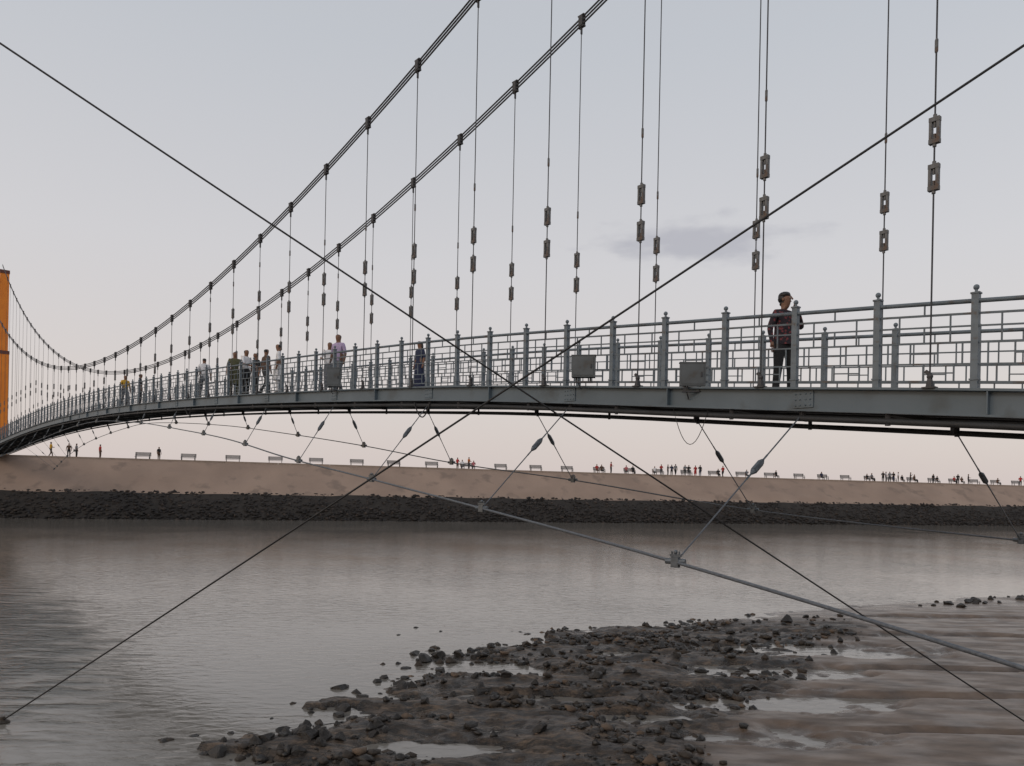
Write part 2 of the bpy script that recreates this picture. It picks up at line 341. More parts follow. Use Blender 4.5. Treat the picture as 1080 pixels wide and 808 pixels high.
sh=[(-3.7,10.6),(-3.5,11.3),(-2.6,14),(-1.5,16.8),(-.4,18.8),(1.8,20.0),(4.4,21.4),(7.2,23.7),(11.8,26.2),(20.5,30.4)]
def addrock(x,y,s):
    h,_=gh(np.array([x]),np.array([y])); h=max(float(h[0]),-.10)
    obj("shore_rock",random.choice(rmesh[::2] if random.random()<.85 else rmesh),(x,y,h+s*.2),None,random.uniform(0,6.28),s,label="dark angular rock lying on the wet shore",category="rock",group="rocks along the water's edge")
cl=[(random.random()**.8*7.6) for _ in range(26)]
for i in range(130):
    k=random.choice(cl)+random.gauss(0,.06); k=min(max(k,0),8.5); a=sh[int(k)];b=sh[int(k)+1];t=k-int(k)
    s=random.uniform(.06,.15)*(1.6 if random.random()<.15 else 1)
    addrock(a[0]+(b[0]-a[0])*t+random.gauss(0.1,.8),a[1]+(b[1]-a[1])*t+random.gauss(-.5,.7),s)
for i in range(110):
    x=random.uniform(-3,9);y=random.uniform(11.5,22)
    if x<.66*y-3.6 : addrock(x,y,random.uniform(.07,.2))
for i in range(30): 
    x=random.uniform(14.5,23); addrock(x,26.8+(x-11.8)*.483-.9+random.gauss(0,.35),random.uniform(.08,.26))
for x,y,s in [(-1.9,17.4,.27),(-1.65,17.7,.2),(-1.2,17.9,.2),(-.7,17.8,.15),(-3.3,14.9,.22),(-2.9,14.6,.15),(-3.9,14.3,.14),(-2.2,15.3,.18),(-1.9,14.9,.14),(-4.5,11.5,.17),(-3.8,11.4,.15),(-3.3,12.0,.16),(-2.6,15.8,.16),(-1.7,15.9,.12),(-4.2,11.1,.2),(-2.9,13.1,.16)]: addrock(x,y,s)
# ---------------------------------------------------------------- bridge geometry
G=.8625; C0=13.39; W=2.30; NL=math.sqrt(1+G*G); NX,NY=1/NL,G/NL
DECK=[(-6,-.9),(0,.05),(5,.72),(9.1,1.27),(11.8,1.60),(16.1,2.13),(19.3,2.45),(25.4,2.96),(31,3.35),(37.5,3.70),(43,3.90),(50,4.02),(56,4.0),(63,3.85),(71,3.55),(80,3.1),(90,2.7)]
def hd(t): return interp(DECK,t)
def hc(t): return 6.5+(.0076 if t<40 else .0081)*(t-40)**2
def bp(t,w,h): return Vector((C0-G*t+NX*w,t+NY*w,EYE+h))
ANG=math.atan2(1,-G)
DIR=Vector((-G/NL,1/NL,0))
TS=[-6+.881*i for i in range(int(95/.881)+1)]
bridge=obj("suspension_bridge",None,bp(40,W/2,0),label="long grey steel pedestrian suspension bridge over the river",category="bridge")
def sweep(mb,profile,ts,base=hd,mi=0,w0=0):
    n=len(profile);vs=[]
    for t in ts:
        b=base(t); vs+=[bp(t,w0+w,b+h) for w,h in profile]
    fs=[(i*n+j,i*n+(j+1)%n,(i+1)*n+(j+1)%n,(i+1)*n+j) for i in range(len(ts)-1) for j in range(n)]
    fs+=[tuple(range(n))[::-1],tuple((len(ts)-1)*n+j for j in range(n))]
    mb.add(vs,fs,mi)
mb=MB(); sweep(mb,[(.0,-.07),(W,-.07),(W,-.01),(.0,-.01)],TS); world_part("deck",mb,[M_floor],bridge)
for w0,sg in ((-.02,-1),(W+.02,1)):
    mb=MB()
    pr=[(0,.03),(sg*.12,.03),(sg*.12,.0),(sg*.03,-.004),(sg*.03,-.275),(sg*.11,-.28),(sg*.11,-.305),(0,-.305)]
    sweep(mb,pr,TS,w0=w0)
    for i,t in enumerate(TS[:-1]):
        if t>50: break
        if i%4==3:
            q=bp(t,w0+sg*.04,hd(t)-.14); mb.bar(q-Vector((0,0,.115)),q+Vector((0,0,.115)),.30,.016,up=(NX,NY,0))
            for dz in (-.08,-.0,.08):
                for dx in (-.11,-.04,.04,.11): mb.ball(q+DIR*dx+Vector((NX*sg*.012,NY*sg*.012,dz)),.012,5,4)
        if i%4==1:
            q=bp(t,w0+sg*.075,hd(t)-.14); mb.bar(q-Vector((0,0,.135)),q+Vector((0,0,.135)),.014,.085,up=(NX,NY,0))
    world_part("girder",mb,[M_gird],bridge)
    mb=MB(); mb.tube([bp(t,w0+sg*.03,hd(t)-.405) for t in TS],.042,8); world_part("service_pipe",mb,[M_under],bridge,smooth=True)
    for i in range(0,60,2):
        t=TS[i]; mb=MB(); p=bp(t,w0+sg*.03,hd(t)-.38); mb.box(p,.05,.05,.16); world_part("pipe_bracket",mb,[M_dark],bridge)
for i in range(0,len(TS),2):
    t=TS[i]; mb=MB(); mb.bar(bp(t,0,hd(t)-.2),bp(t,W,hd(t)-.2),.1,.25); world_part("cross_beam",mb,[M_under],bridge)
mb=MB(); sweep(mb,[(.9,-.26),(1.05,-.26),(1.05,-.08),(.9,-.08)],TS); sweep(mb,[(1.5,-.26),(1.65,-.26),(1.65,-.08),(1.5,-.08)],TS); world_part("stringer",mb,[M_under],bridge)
def post_mesh():
    mb=MB(); mb.box((0,0,.01),.15,.15,.02); mb.box((0,0,.60),.08,.08,1.16); mb.box((0,0,1.19),.10,.10,.02)
    mb.tube([(0,0,1.2),(0,0,1.235)],.018,8); mb.ball((0,0,1.262),.035,10,8)
    mb.box((0,0,.15),.1,.1,.02); return mb.mesh("railing_post",[M_post])
PM=post_mesh()
for w0,off in ((0.03,.02),(W-.03,-.33)):
    mb=MB(); ts=TS
    mb.tube([bp(t,w0,hd(t)+1.10) for t in ts],.028,8)
    rl=world_part("railing",mb,[M_rail],bridge,smooth=True)
    for i,t in enumerate(ts[:-1]):
        t0=9.1+.881*(i-17)+off
        if t0>86.5: break
        p=bp(t0,w0,hd(t0))
        if i<99: obj("railing_post",PM,p,rl,ANG)
        t1=t0+.881; a=bp(t0,w0,hd(t0));b=bp(t1,w0,hd(t1)); m=MB()
        def q(u,h): return a.lerp(b,u)+Vector((0,0,h))
        for h,th in ((.12,.026),(.34,.02),(.60,.02),(.80,.02),(.95,.026)): m.bar(q(.03,h),q(.97,h),.02,th)
        for u,z0,z1 in ((.2,.12,.34),(.8,.12,.34),(.5,.12,.34),(.36,.34,.60),(.64,.34,.60),(.12,.34,.60),(.88,.34,.60),(.24,.60,.95),(.76,.60,.95),(.5,.60,.80),(.5,.95,1.09)):
            m.bar(q(u,z0),q(u,z1),.017,.017,up=(NX,NY,0))
        m.bar(q(.36,.47),q(.64,.47),.016,.016); m.bar(q(.2,.23),q(.5,.23),.016,.016)
        world_part("railing_panel",m,[M_rail],rl)
TT=88.0
for w0 in (-.12,W+.12):
    mb=MB(); ct=[-6+1.0*i for i in range(95)]
    ct=[t for t in ct if t<=TT]
    for dh in (-.085,0,.085): mb.tube([bp(t,w0,hc(t)+dh) for t in ct],.021,6)
    world_part("main_cable",mb,[M_cable],bridge,smooth=True)
def tb_mesh():
    mb=MB()
    for s in(-1,1): mb.bar((s*.043,0,-.12),(s*.043,0,.12),.06,.034,up=(1,0,0))
    for s in(-1,1):
        mb.box((0,0,s*.135),.125,.065,.055); mb.tube([(0,0,s*.157),(0,0,s*.2)],.024,6)
    mb.tube([(0,0,-.12),(0,0,-.04)],.016,6); mb.tube([(0,0,.04),(0,0,.12)],.016,6)
    return mb.mesh("turnbuckle",[M_tb])
TBM=tb_mesh()
def clamp_mesh():
    mb=MB(); mb.box((0,0,0),.12,.10,.23); mb.box((0,0,.13),.19,.08,.025); mb.box((0,0,-.13),.19,.08,.025); mb.bar((0,0,-.13),(0,0,-.3),.045,.025)
    for s in(-1,1): mb.tube([(s*.08,-.03,-.15),(s*.08,-.03,.16)],.01,5)
    return mb.mesh("cable_clamp",[M_dark])
CLM=clamp_mesh()
def anchor_mesh():
    mb=MB(); mb.bar((0,0,.0),(0,0,.12),.09,.07,w2=.05,h2=.04); mb.box((0,0,.0),.15,.12,.02); mb.ball((0,0,.14),.04,8,6); mb.bar((.0,0,.16),(.05,0,.21),.05,.04); return mb.mesh("hanger_anchor",[M_dark])
ANM=anchor_mesh()
def splice_mesh():
    mb=MB(); mb.tube([(0,0,-.09),(0,0,-.07),(0,0,.07),(0,0,.09)],[.013,.022,.022,.013],6); return mb.mesh("rope_socket",[M_tb])
SPM=splice_mesh()
for w0,ts0 in ((-.12,9.46),(W+.12,10.74)):
    for k in range(-7,44):
        t=ts0+1.762*k
        if t<-5 or t>86: continue
        h0=hd(t)+.03;h1=hc(t)-.2;Ln=h1-h0
        mb=MB(); jit=random.uniform(-.06,.06)
        za,zb=3.22+jit,2.62+jit*.5
        if Ln<4.6: za,zb=Ln*.66+jit,Ln*.66-.55+jit
        if Ln<2.9: za,zb=Ln*.62,None
        gaps=sorted([z for z in (za,zb) if z])
        z=.1
        for g in gaps: mb.tube([(0,0,z),(0,0,g-.06)],.011,5); z=g+.06
        top=Ln+.05; mb.tube([(0,0,z),(0,0,top)],.011,5)
        p=bp(t,w0,h0); hg=obj("hanger",mb.mesh("hanger",[M_cable]),p,bridge,ANG)
        for g in gaps: child("turnbuckle",TBM,hg,(0,0,g))
        child("cable_clamp",CLM,hg,(0,0,hc(t)-h0)); child("hanger_anchor",ANM,hg,(0,0,.0))
        if t<30: child("rope_socket",SPM,hg,(0,0,za+1.05))
def tower():
    t=TT; tw=obj("tower",None,bp(t,W/2,0),bridge)
    for w in (-.3,W+.3):
        m=MB()
        m.bar(bp(t,w,1.2),bp(t,w,14.6),1.35,1.1,up=(NX,NY,0),mi=0); m.bar(bp(t,w,14.6),bp(t,w,15.0),1.42,1.2,up=(NX,NY,0),mi=1)
        m.bar(bp(t,w,15.0),bp(t,w,24.1),1.1,.9,up=(NX,NY,0),mi=0); m.bar(bp(t,w,24.1),bp(t,w,24.5),1.2,1.0,up=(NX,NY,0),mi=1)
        world_part("tower_leg",m,[M_orange,M_red],tw)
    for h,d in ((23.0,1.2),(13.9,.9)):
        m=MB(); m.bar(bp(t,.31,h),bp(t,W-.31,h),.9,d); world_part("portal_beam",m,[M_orange],tw)
tower()
# wind cables
NC=[(-6,-9.5,-3.2),(-2,-8.2,-2.7),(2.6,-6.2,-2.05),(6.9,-4.2,-1.36),(10.77,-2.86,-.83),(14.4,-2.06,-.34),(18.2,-1.46,.19),(22,-1.0,.73),(26,-.65,1.44),(30,-.4,2.0),(36,-.2,2.75),(44,-.08,3.3),(54,-.4,2.8),(62,-1.0,2.0),(70,-2,1.2),(76,-3,.9)]
FC=[(-6,10.5,-2.3),(-2,8.8,-2.0),(2,6.6,-1.6),(6,4.8,-1.15),(9.88,3.27,-.75),(13.3,2.15,-.38),(16.8,1.35,.22),(20.3,.92,.70),(24,.6,1.35),(28,.35,1.95),(33,.2,2.6),(40,.08,3.2),(44,.08,3.3),(54,.4,2.8),(62,1.0,2.0),(70,2,1.2),(76,3,.9)]
def cl_mesh():
    mb=MB(); mb.box((0,0,0),.09,.08,.12,); mb.box((0,0,.08),.13,.05,.03); mb.tube([(-.045,0,-.06),(-.045,0,.13)],.011,5); mb.tube([(.045,0,-.06),(.045,0,.13)],.011,5); mb.ball((0,0,.12),.028,6,5); mb.tube([(-.12,0,.01),(.12,0,.01)],.035,8); return mb.mesh("rope_clamp",[M_galv])
RCM=cl_mesh()
def tbo(a,b,s=1):
    m=MB(); a=Vector(a);b=Vector(b);d=(b-a).normalized();c=(a+b)/2
    m.tube([c-d*.17*s,c-d*.12*s,c+d*.12*s,c+d*.17*s],[.018*s,.04*s,.04*s,.018*s],8); m.tube([c-d*.1*s,c+d*.1*s],.047*s,6)
    m.tube([c-d*.3*s,c-d*.17*s],.013,5);m.tube([c+d*.17*s,c+d*.3*s],.013,5); return m
for side,tab,t0 in ((-1,NC,10.77),(1,FC,9.88)):
    fw=[(a,b) for a,b,c in tab];fh=[(a,c) for a,b,c in tab]
    base=0 if side<0 else W
    def cp(t): return bp(t,base+interp(fw,t),interp(fh,t))
    mb=MB(); mb.tube([cp(-6+.6*i) for i in range(137)],.020 if side<0 else .017,6)
    world_part("wind_cable",mb,[M_rope],bridge,smooth=True)
    for k in range(-3,19):
        t=t0+3.52*k
        if t>74: continue
        c=cp(t); top=bp(t,base,hd(t)-.34)
        if (top-c).length<.25: continue
        mb=MB(); d=(top-c)
        mb.tube([c,top],.0105,5); tie=world_part("tie_rod",mb,[M_rope],bridge)
        m=tbo(c+d*.60-d.normalized()*.1,c+d*.60+d.normalized()*.1,1.0 if t<26 else .8); world_part("turnbuckle",m,[M_galv],tie)
        obj("rope_clamp",RCM,c,tie,ANG+.3)
        mb=MB(); mb.bar(top-Vector((0,0,.09)),top+Vector((0,0,.03)),.1,.05); world_part("tie_bracket",mb,[M_dark],tie)
def tfor(px,w): 
    u=(px-540)/800.; return (C0+NX*w-u*NY*w)/(G+u)
def equip(name,px,w,h,dx,dy,dz,label,kind,yaw=0.):
    t=tfor(px,w);p=bp(t,w,hd(t)+h);m=MB(); m.box((0,0,0),dx,dy,dz); 
    m.box((0,0,dz/2+.008),dx+.02,dy+.02,.016); m.box((0,-dy/2-.005,0),dx*.86,.010,dz*.84)
    e=obj(name,m.mesh(name,[M_box]),p,None,yaw,label=label,category=kind)
    m=MB()
    for s in(-1,1): m.bar((s*dx*.3,-.0,-dz/2),(s*dx*.3,.0,-dz/2-.08),.03,.03); 
    m.box((0,.0,-dz/2-.09),dx*.8,.06,.02); child("mounting_bracket",m.mesh("mounting_bracket",[M_dark]),e)
    m=MB(); m.box((dx*.33,-dy/2-.02,0),.02,.02,.07); child("latch",m.mesh("latch",[M_dark]),e)
    m=MB(); m.tube([(-dx*.2,0,-dz/2),(-dx*.2,0,-dz/2-.12),(-dx*.1,.1,-dz/2-.2)],.01,5); child("conduit",m.mesh("conduit",[M_dark]),e)
equip("control_box",613,-.22,.36,.42,.20,.38,"grey steel control box fixed outside the bridge railing","electrical box",-.15)
equip("junction_box",728,-.12,.22,.40,.10,.36,"weathered square junction box standing on the deck edge","electrical box",-.1)
equip("junction_box",350,-.2,.35,.36,.25,.5,"grey cabinet fixed outside the bridge railing","electrical box",.1)
for px,l in ((452,.35),(745,.55),(200,.3)):
    t=tfor(px,-.1); m=MB(); a=bp(t,-.1,hd(t)-.34);b=bp(t+.5,-.1,hd(t+.5)-.34)
    m.tube([a.lerp(b,u)-Vector((0,0,4*u*(1-u)*l)) for u in [i/12 for i in range(13)]],.006 if px==745 else .016,5)
    world_part("loose_wire",m,[M_wire],bridge)
def guy(a,b,ext0,ext1,lab,anchor):
    a=Vector(a);b=Vector(b);d=b-a; p0=a-d*ext0;p1=b+d*ext1; m=MB(); n=24
    m.tube([p0.lerp(p1,i/n)-Vector((0,0,.10*4*(i/n)*(1-i/n))) for i in range(n+1)],.0125,6)
    g=world_part("guy_wire",m,[M_wire],None,smooth=True,label=lab,category="cable",group="straight guy wires crossing beside the bridge")
    m=MB(); m.ball(anchor,.10,9,7,sc=(1.2,1,.6)); m.tube([Vector(anchor)+Vector((0,0,-.3)),Vector(anchor)+Vector((0,0,.10))],.04,7); world_part("anchor_block",m,[M_rk2],g)
guy((-6.2,9,9.27),(8.17,12,.49),.9,.045,"thin black steel guy wire running down to the sand",(8.82,12.14,.09))
guy((-8.25,12.4,.04),(4.64,7,8.28),.0,1.0,"thin black steel guy wire rising out of the water",(-8.25,12.4,.0))
# ---------------------------------------------------------------- people
def skin_body(J,E,rad,mats_of,mats,sub=2,name="person"):
    names=list(J); idx={n:i for i,n in enumerate(names)}
    me=bpy.data.meshes.new("sk"); me.from_pydata([J[n] for n in names],[(idx[a],idx[b]) for a,b in E],[]); me.update()
    o=bpy.data.objects.new("sk",me); link(o)
    md=o.modifiers.new("s",'SKIN'); md.use_smooth_shade=True
    for i,n in enumerate(names):
        rr=rad[n]; rr=rr if isinstance(rr,tuple) else (rr,rr)
        me.skin_vertices[0].data[i].radius=rr; me.skin_vertices[0].data[i].use_root=(n=="pelvis")
    ms=o.modifiers.new("u",'SUBSURF'); ms.levels=sub; ms.render_levels=sub
    dg=bpy.context.evaluated_depsgraph_get(); out=bpy.data.meshes.new_from_object(o.evaluated_get(dg)); bpy.data.objects.remove(o)
    out.materials.clear()
    for m in mats: out.materials.append(m)
    seg=[(Vector(J[a]),Vector(J[b]),mats_of(a,b)) for a,b in E]
    for p in out.polygons:
        c=p.center; best=1e9;bi=0
        for a,b,mi in seg:
            d=b-a;t=max(0,min(1,(c-a).dot(d)/max(d.dot(d),1e-9)));q=(c-a-d*t).length
            if q<best:best=q;bi=mi
        if bi==0 and J['head'][2]-.16<c.z:
            l=c-Vector(J['head'])
            if l.length<.16 and (l.z>.045 or (l.y>.0 and l.z>-.06)): bi=3
        p.material_index=bi; p.use_smooth=True
    out.name=name; return out
def base_J(arm='down',legs='stand'):
    J=dict(pelvis=(0,0,.95),spine=(0,.01,1.12),chest=(0,0,1.32),neck=(0,.01,1.45),jaw=(0,-.01,1.53),head=(0,-.005,1.62),crown=(0,.005,1.685))
    R=dict(pelvis=(.155,.12),spine=(.14,.11),chest=(.165,.12),neck=(.062,.058),jaw=(.066,.08),head=(.088,.108),crown=(.07,.085))
    E=[('pelvis','spine'),('spine','chest'),('chest','neck'),('neck','jaw'),('jaw','head'),('head','crown')]
    dn=((.25,.02,1.13),(.26,-.05,.88),(.26,-.07,.80))
    A={'down':[dn,dn],
       'hips':[((.36,.06,1.15),(.20,-.05,1.0),(.15,-.10,.97))]*2,
       'front':[((.26,-.02,1.14),(.15,-.26,1.12),(.1,-.33,1.14))]*2,
       'phone':[((.26,-.02,1.14),(.2,-.22,1.3),(.14,-.24,1.42)),dn],
       'rest':[((.27,-.12,1.15),(.22,-.38,1.08),(.2,-.46,1.08))]*2,
       'hero':[((.34,-.02,1.16),(.16,-.15,1.37),(.10,-.15,1.46)),((.27,.03,1.13),(.28,-.04,.88),(.28,-.06,.81))]}[arm]
    for s,nm,(e,w,h) in((1,'l',A[0]),(-1,'r',A[1])):
        J['sh'+nm]=(s*.175,.0,1.385);J['el'+nm]=(s*e[0],e[1],e[2]);J['wr'+nm]=(s*w[0],w[1],w[2]);J['ha'+nm]=(s*h[0],h[1],h[2])
        J['uf'+nm]=tuple((Vector(J['sh'+nm])*.35+Vector(J['el'+nm])*.65))
        R['sh'+nm]=.066;R['uf'+nm]=.053;R['el'+nm]=.044;R['wr'+nm]=.03;R['ha'+nm]=(.036,.022)
        E+=[('chest','sh'+nm),('sh'+nm,'uf'+nm),('uf'+nm,'el'+nm),('el'+nm,'wr'+nm),('wr'+nm,'ha'+nm)]
        if legs=='stand': k=[(.1,.0,.86),(.105,-.02,.5),(.105,.015,.09),(.12,-.14,.045)]
        elif legs=='apart': k=[(.1,.0,.86),(.13,-.02,.5),(.155,.015,.09),(.185,-.13,.045)]
        elif legs=='walk':
            k=[(.1,0,.86),(.1,-.16,.52),(.1,-.22,.10),(.11,-.37,.05)] if s>0 else [(.1,0,.86),(.1,.05,.48),(.1,.27,.14),(.11,.16,.045)]
        elif legs=='sit': k=[(.1,-.05,.86),(.12,-.45,.90),(.12,-.48,.50),(.13,-.62,.45)]
        for q,r_,p in zip(('hip','kn','an','to'),(.10,.066,.045,.04),k):
            J[q+nm]=(s*p[0],p[1],p[2]);R[q+nm]=r_
        J['hl'+nm]=tuple(Vector(J['an'+nm])+Vector((0,.035,-.035)));R['hl'+nm]=.04
        E+=[('pelvis','hip'+nm),('hip'+nm,'kn'+nm),('kn'+nm,'an'+nm),('an'+nm,'to'+nm),('an'+nm,'hl'+nm)]
    return J,E,R
def mats_of(a,b):
    for x in(a,b):
        if x[:2] in('to','hl'): return 4
    if a=='neck' or a in('jaw','head'): return 0
    if b[:2] in('ha',) : return 0
    if b[:2]=='wr': return 0
    if a[:3]=='hip' or a[:2]=='kn' or b[:3]=='hip': return 2
    return 1
CACHE={}
def person_mesh(arm,legs):
    if (arm,legs) not in CACHE:
        J,E,R=base_J(arm,legs); CACHE[(arm,legs)]=skin_body(J,E,R,mats_of,[M_skin,M_skin,M_skin,M_hair,M_shoe],1)
    return CACHE[(arm,legs)]
PV={}
def person(loc,rot,shirt,trou,label,arm='down',legs='stand',scale=1,group=None,skirt=None,hairlong=False):
    key=(arm,legs,shirt,trou)
    if key not in PV:
        m=person_mesh(arm,legs).copy(); m.materials[1]=cloth(shirt); m.materials[2]=cloth(trou); PV[key]=m
    o=obj("person",PV[key],loc,None,rot,scale,label=label,category="person")
    if group:o["group"]=group
    if skirt:
        mb=MB(); n=12; 
        prof=[(1.02,.16,.125),(.88,.18,.15),(.55,.19,.17),(.12 if hairlong else .5,.22,.19)]
        vs=[(rx*math.cos(6.283*j/n)*(1+.06*(j%2)*(k>1)),ry*math.sin(6.283*j/n),z) for k,(z,rx,ry) in enumerate(prof) for j in range(n)]
        mb.add(vs,[(i*n+j,i*n+(j+1)%n,(i+1)*n+(j+1)%n,(i+1)*n+j) for i in range(3) for j in range(n)])
        child("skirt",mb.mesh("skirt",[cloth(skirt)],True),o)
    if hairlong:
        mb=MB(); mb.ball((0,.06,1.52),.08,8,6,sc=(1,.6,1.7)); child("hair",mb.mesh("hair",[M_hair],True),o)
    return o
WHT=(.78,.78,.80);GRY=(.17,.18,.20);NVY=(.02,.028,.07);BLK=(.014,.014,.016);RED=(.42,.03,.03);YEL=(.62,.36,.04);OLV=(.10,.10,.05);PRP=(.45,.36,.55);BRN=(.10,.06,.04);PNK=(.5,.15,.17);ORG=(.65,.18,.03)
def on_deck(px,w,rot,shirt,trou,label,scale=1,**kw):
    t=tfor(px,w); return person(bp(t,w,hd(t)-.01),rot,shirt,trou,label,scale=scale,**kw)
gp="people walking on the bridge"
on_deck(130,.3,1.0,YEL,GRY,"person in a yellow shirt walking on the bridge deck",legs='walk',group=gp)
on_deck(146,.6,2.0,BLK,BLK,"person in dark clothes standing on the bridge deck",group=gp)
on_deck(213,.35,-2.6,WHT,GRY,"person in a white shirt walking on the bridge deck",legs='walk',group=gp)
on_deck(245,.3,.4,OLV,OLV,"person in an olive kurta on the bridge deck",group=gp,skirt=OLV)
on_deck(257,.3,1.2,WHT,BLK,"person in a white shirt leaning by the bridge railing",arm='rest',group=gp)
on_deck(267,.9,-.6,BLK,BLK,"person in black clothes standing on the bridge deck",group=gp)
on_deck(278,.6,2.4,BRN,BLK,"person in brown clothes walking on the bridge deck",legs='walk',group=gp)
on_deck(291,.3,-1.3,WHT,WHT,"person in long white clothes on the bridge deck",group=gp,skirt=WHT)
on_deck(345,1.0,.3,WHT,GRY,"person in a pale shirt near the railing",arm='rest',group=gp)
on_deck(354,.3,-.5,PRP,GRY,"person in a lilac shirt walking on the bridge deck",legs='walk',group=gp)
on_deck(440,1.3,-.9,NVY,NVY,"person in dark blue clothes beside the railing",group=gp,skirt=NVY,hairlong=True,scale=.86)
def hero():
    J,E,R=base_J('hero','apart')
    R['spine']=(.15,.12);R['chest']=(.17,.125);R['pelvis']=(.155,.125);R['hipl']=R['hipr']=.108
    for nm in 'lr': R['uf'+nm]=.06;R['el'+nm]=.052;R['kn'+nm]=.075;R['an'+nm]=.055
    me=skin_body(J,E,R,lambda a,b:(1 if (b[:2]=='wr') else mats_of(a,b)),[M_skin,M_check,cloth(BLK),M_hair,M_shoe],2)
    bm=bmesh.new(); bm.from_mesh(me)
    hr=.5
    for v in bm.verts:
        if v.co.z>1.44 and abs(v.co.x)<.098 and v.co.y>-.125:
            k=min((v.co.z-1.44)/.07,1); v.co=Matrix.Rotation(hr*k,3,'Z')@v.co
    rot=Matrix.Rotation(hr,3,'Z')
    def addmb(mb,M=None):
        vs=[bm.verts.new((M@Vector(p)) if M else p) for p in mb.v]
        for f,mi in zip(mb.f,mb.m):
            fc=bm.faces.new([vs[i] for i in f]); fc.material_index=mi; fc.smooth=True
    mb=MB()
    def hand(h,w,side,curl):
        h=Vector(h);w=Vector(w);d=(h-w).normalized();sx=d.cross(Vector((0,1,0))).normalized();n=sx.cross(d)*curl
        for i,l in enumerate((.068,.078,.072,.056)):
            b=h+sx*(i-1.5)*.017+d*.015; k1=b+d*l*.5+n*.004; k2=k1+d*l*.3-n*.014;k3=k2+d*l*.2-n*.018
            mb.tube([b-d*.02,k1,k2,k3],[.0095,.009,.008,.006],6,0)
        b=w+(h-w)*.4; mb.tube([b,b+sx*.035*side+d*.02,b+sx*.045*side+d*.055],[.012,.0105,.007],6,0)
    hand(J['hal'],J['wrl'],-1,1);hand(J['har'],J['wrr'],-1,-1); addmb(mb)
    mb=MB(); mb.tube([(0,-.095,1.66),(0,-.112,1.63),(0,-.126,1.603)],[.008,.011,.015],6,0)
    for s in(-1,1): mb.ball((s*.086,.0,1.605),.026,7,6,0,(.35,.7,1.1))
    mb.ball((0,-.096,1.575),.024,8,5,5,(1,.45,.3)); addmb(mb,rot)
    bm.to_mesh(me); bm.free(); me.materials.append(M_lip)
    t=tfor(824,1.2); o=obj("person",me,bp(t,1.2,hd(t)-.01),None,.35,.985,label="man in dark red patterned shirt, hand raised to face",category="person")
    mb=MB(); 
    for s in(-1,1): mb.ball((s*.033,-.094,1.632),.011,8,6,0,(1.2,.6,.8)); mb.ball((s*.033,-.1,1.632),.006,6,5,1,(1,.7,1))
    mm=mb.mesh("eyes",[M_eye,M_iris],True)
    for v in mm.vertices: v.co=rot@v.co
    child("eyes",mm,o)
    mb=MB(); mb.ball((0,.012,1.684),.096,16,12,0,(.94,1.05,.60)); mb.ball((0,.036,1.635),.093,14,10,0,(.98,.86,.95)); mb.ball((0,.05,1.56),.058,10,8,0,(1,.7,.9))
    mm=mb.mesh("hair",[M_hair],True)
    for v in mm.vertices:
        c=v.co; k=1+.05*math.sin(c.x*90+c.z*60)*math.sin(c.y*80); v.co=rot@Vector((c.x*k,c.y*k,c.z+.006*math.sin(c.x*120+c.y*70)))
    child("hair",mm,o)
    mb=MB(); n=14; vs=[(.165*k*math.cos(6.283*j/n),.127*k*math.sin(6.283*j/n),z) for z,k in((1.0,.98),(.94,1.06),(.86,1.12)) for j in range(n)]
    mb.add(vs,[(i*n+j,i*n+(j+1)%n,i*n+n+(j+1)%n,i*n+n+j) for i in range(2) for j in range(n)]); child("shirt_hem",mb.mesh("shirt_hem",[M_check],True),o)
hero()
def bank_s(px,back):
    u=(px-540)/800.
    o=BA+BN*back; return (u*o.y-o.x)/(BD.x-u*BD.y)
BANG=math.atan2(BD.y,BD.x)
def bench_mesh():
    mb=MB()
    for i in range(4): mb.box((0,-.16+i*.11,.45),1.7,.08,.03)
    for i in range(4): mb.bar((-.85,.25+.02*i,.58+.11*i),(.85,.25+.02*i,.58+.11*i),.025,.08)
    for s in(-.72,.72):
        mb.bar((s,-.18,0),(s,-.18,.44),.06,.06); mb.bar((s,.22,0),(s,.22,.5),.06,.06); mb.bar((s,.22,.5),(s,.33,.96),.05,.05); mb.bar((s,-.2,.42),(s,.24,.42),.05,.05); mb.bar((s,-.2,.66),(s,.26,.66),.05,.04); mb.bar((s,-.18,.44),(s,-.18,.66),.04,.04)
    return mb.mesh("park_bench",[M_bench])
BM=bench_mesh()
for px in [150,198,245,290,333,376,415,455,492,528,565,598,632,664,694,724,753,782,812,843,868,892,917,940,962,984,1006,1028,1050,1072]:
    s=bank_s(px,9.7); obj("park_bench",BM,bpt(s,9.7,bank_h(s)+.03),None,BANG+random.uniform(-.05,.05),1,label="dark slatted park bench on the promenade edge",category="bench",group="benches along the promenade")
